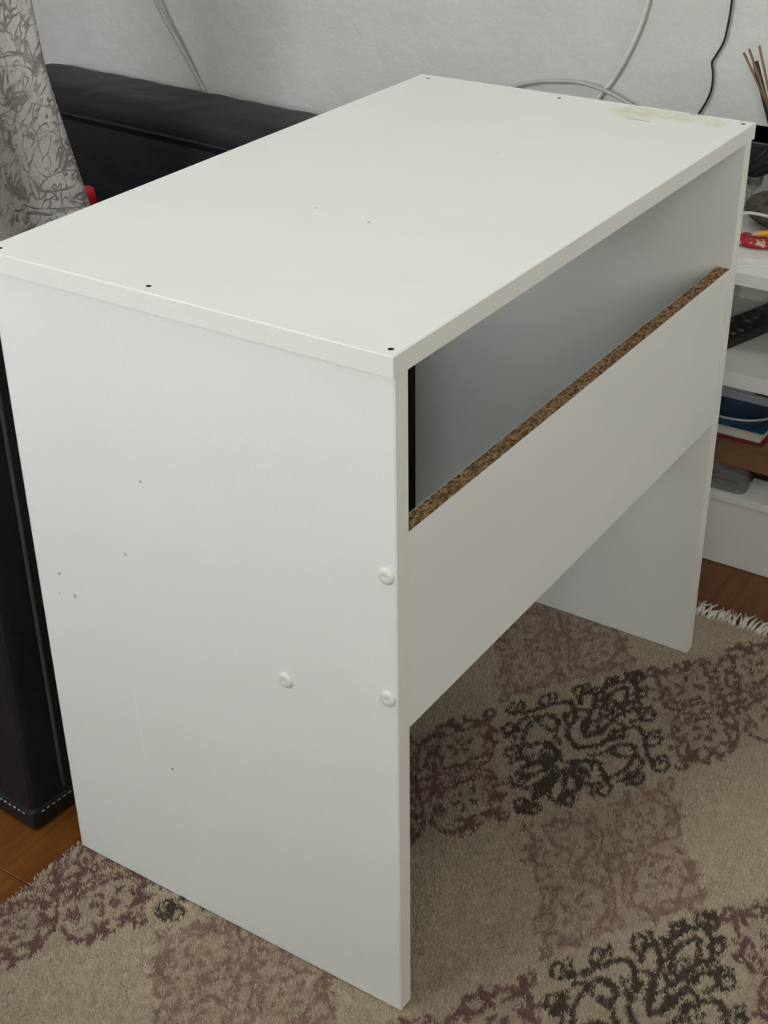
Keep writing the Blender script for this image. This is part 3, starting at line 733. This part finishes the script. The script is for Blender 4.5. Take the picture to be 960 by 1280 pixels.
p0 = Vector((1.094, .097, .5125))
bm = bmesh.new(); tube_bm(bm, [p0 + pdir * .012, p0 + pdir * .14], .0042, 6); finish('shaft', bm_mesh(bm, 'shaft'), 'yellow', pc)
bm = bmesh.new(); tube_bm(bm, [p0 + pdir * .002, p0 + pdir * .012], [.0012, .0042], 6); finish('sharpened_tip', bm_mesh(bm, 'tip'), 'tipwood', pc)
tag(tube('cable', [(1.133, .185, .4855), (1.128, .150, .515), (1.1265, .123, .5300), (1.130, .105, .5315), (1.131, .087, .5305), (1.13, .05, .528), (1.12, .0, .494), (1.12, -.06, .4855)], .0024, 'wcable', loc=(1.13, .06, .485)), 'white cable looping over the cloth pouch and wrapper', 'cable')
# small glass
bm = bmesh.new()
lathe_bm(bm, [(0, 0), (.014, 0), (.015, .001), (.012, .0025), (.004, .005), (.0020, .010), (.0020, .030), (.005, .035), (.012, .041), (.014, .052), (.0132, .0522), (.011, .043), (0, .037)], (1.285, .166, .4832), 24)
bmesh.ops.recalc_face_normals(bm, faces=bm.faces[:])
tag(finish('stem_glass', bm_mesh(bm, 'stem_glass'), 'glass', None, True, (1.285, .166, .4832)), 'small clear stemmed glass below the black bin by the wall', 'glass')

# black ribbed bin fixed to the wall, with sticks
bn = thing('wall_bin', 'black ribbed plastic bin fixed to the wall above the shelf unit', 'bin', (XW, .18, .545))
bm = bmesh.new()
def bring(x0, y0, y1, z): return rrect(x0, XW - .001, y0, y1, .012, z, 4)
lv = [bring(1.250, .146, .215, .545), bring(1.236, .075, .228, .595), bring(1.232, .069, .232, .597), bring(1.232, .069, .232, .603), bring(1.240, .077, .225, .603), bring(1.242, .081, .223, .595), bring(1.256, .152, .210, .550)]
R_ = [[bm.verts.new(p) for p in l] for l in lv]; nq = len(R_[0])
for a, b in zip(R_, R_[1:]):
    for k in range(nq): bm.faces.new((a[k], a[(k + 1) % nq], b[(k + 1) % nq], b[k]))
bm.faces.new(R_[0][::-1]); bm.faces.new(R_[-1]); bmesh.ops.recalc_face_normals(bm, faces=bm.faces[:])
finish('body', bm_mesh(bm, 'body'), 'black', bn)
for k in range(6):
    yb, yy = .151 + k * .0118, .084 + k * .0272
    bm = bmesh.new(); tube_bm(bm, [Vector((1.2495, yb, .548)), Vector((1.2365, yy, .593))], .0020, 6)
    finish('rib', bm_mesh(bm, 'rib'), 'black', bn, True)
def stick(label, tip, low, r, mat, flat=False):
    a, b = Vector(tip), Vector(low); d = (b - a).normalized(); b = a + d * ((.588 - a.z) / d.z)
    if flat:
        bm = bmesh.new(); L = (b - a).length; q = d.to_track_quat('Z', 'X').to_matrix().to_4x4()
        add_box(bm, (-.003, .003, -.0055, .0055, 0, L), .001, 2, Matrix.Translation(a) @ q)
        me = bm_mesh(bm, 'stick')
    else:
        bm = bmesh.new(); tube_bm(bm, [a, a.lerp(b, .5), b], r, 8); me = bm_mesh(bm, 'stick')
    o = finish('reed_stick' if not flat else 'black_stick', me, mat, None, not flat, tuple(b)); return tag(o, label, 'stick', 'sticks standing in the black bin')
stick('leftmost of the three brown wooden reeds in the black bin', (1.27, .201, .724), (1.27, .158, .657), .0020, 'reed')
stick('middle one of the three brown wooden reeds in the black bin', (1.266, .192, .731), (1.266, .154, .657), .0020, 'reed')
stick('rightmost of the three brown wooden reeds in the black bin', (1.262, .1755, .738), (1.262, .153, .676), .0020, 'reed')
stick('flat black stick standing between the brown reeds in the black bin', (1.274, .183, .712), (1.274, .160, .655), .003, 'blackm', True)
for r in ROOTS:
    if '_org' in r: del r['_org']
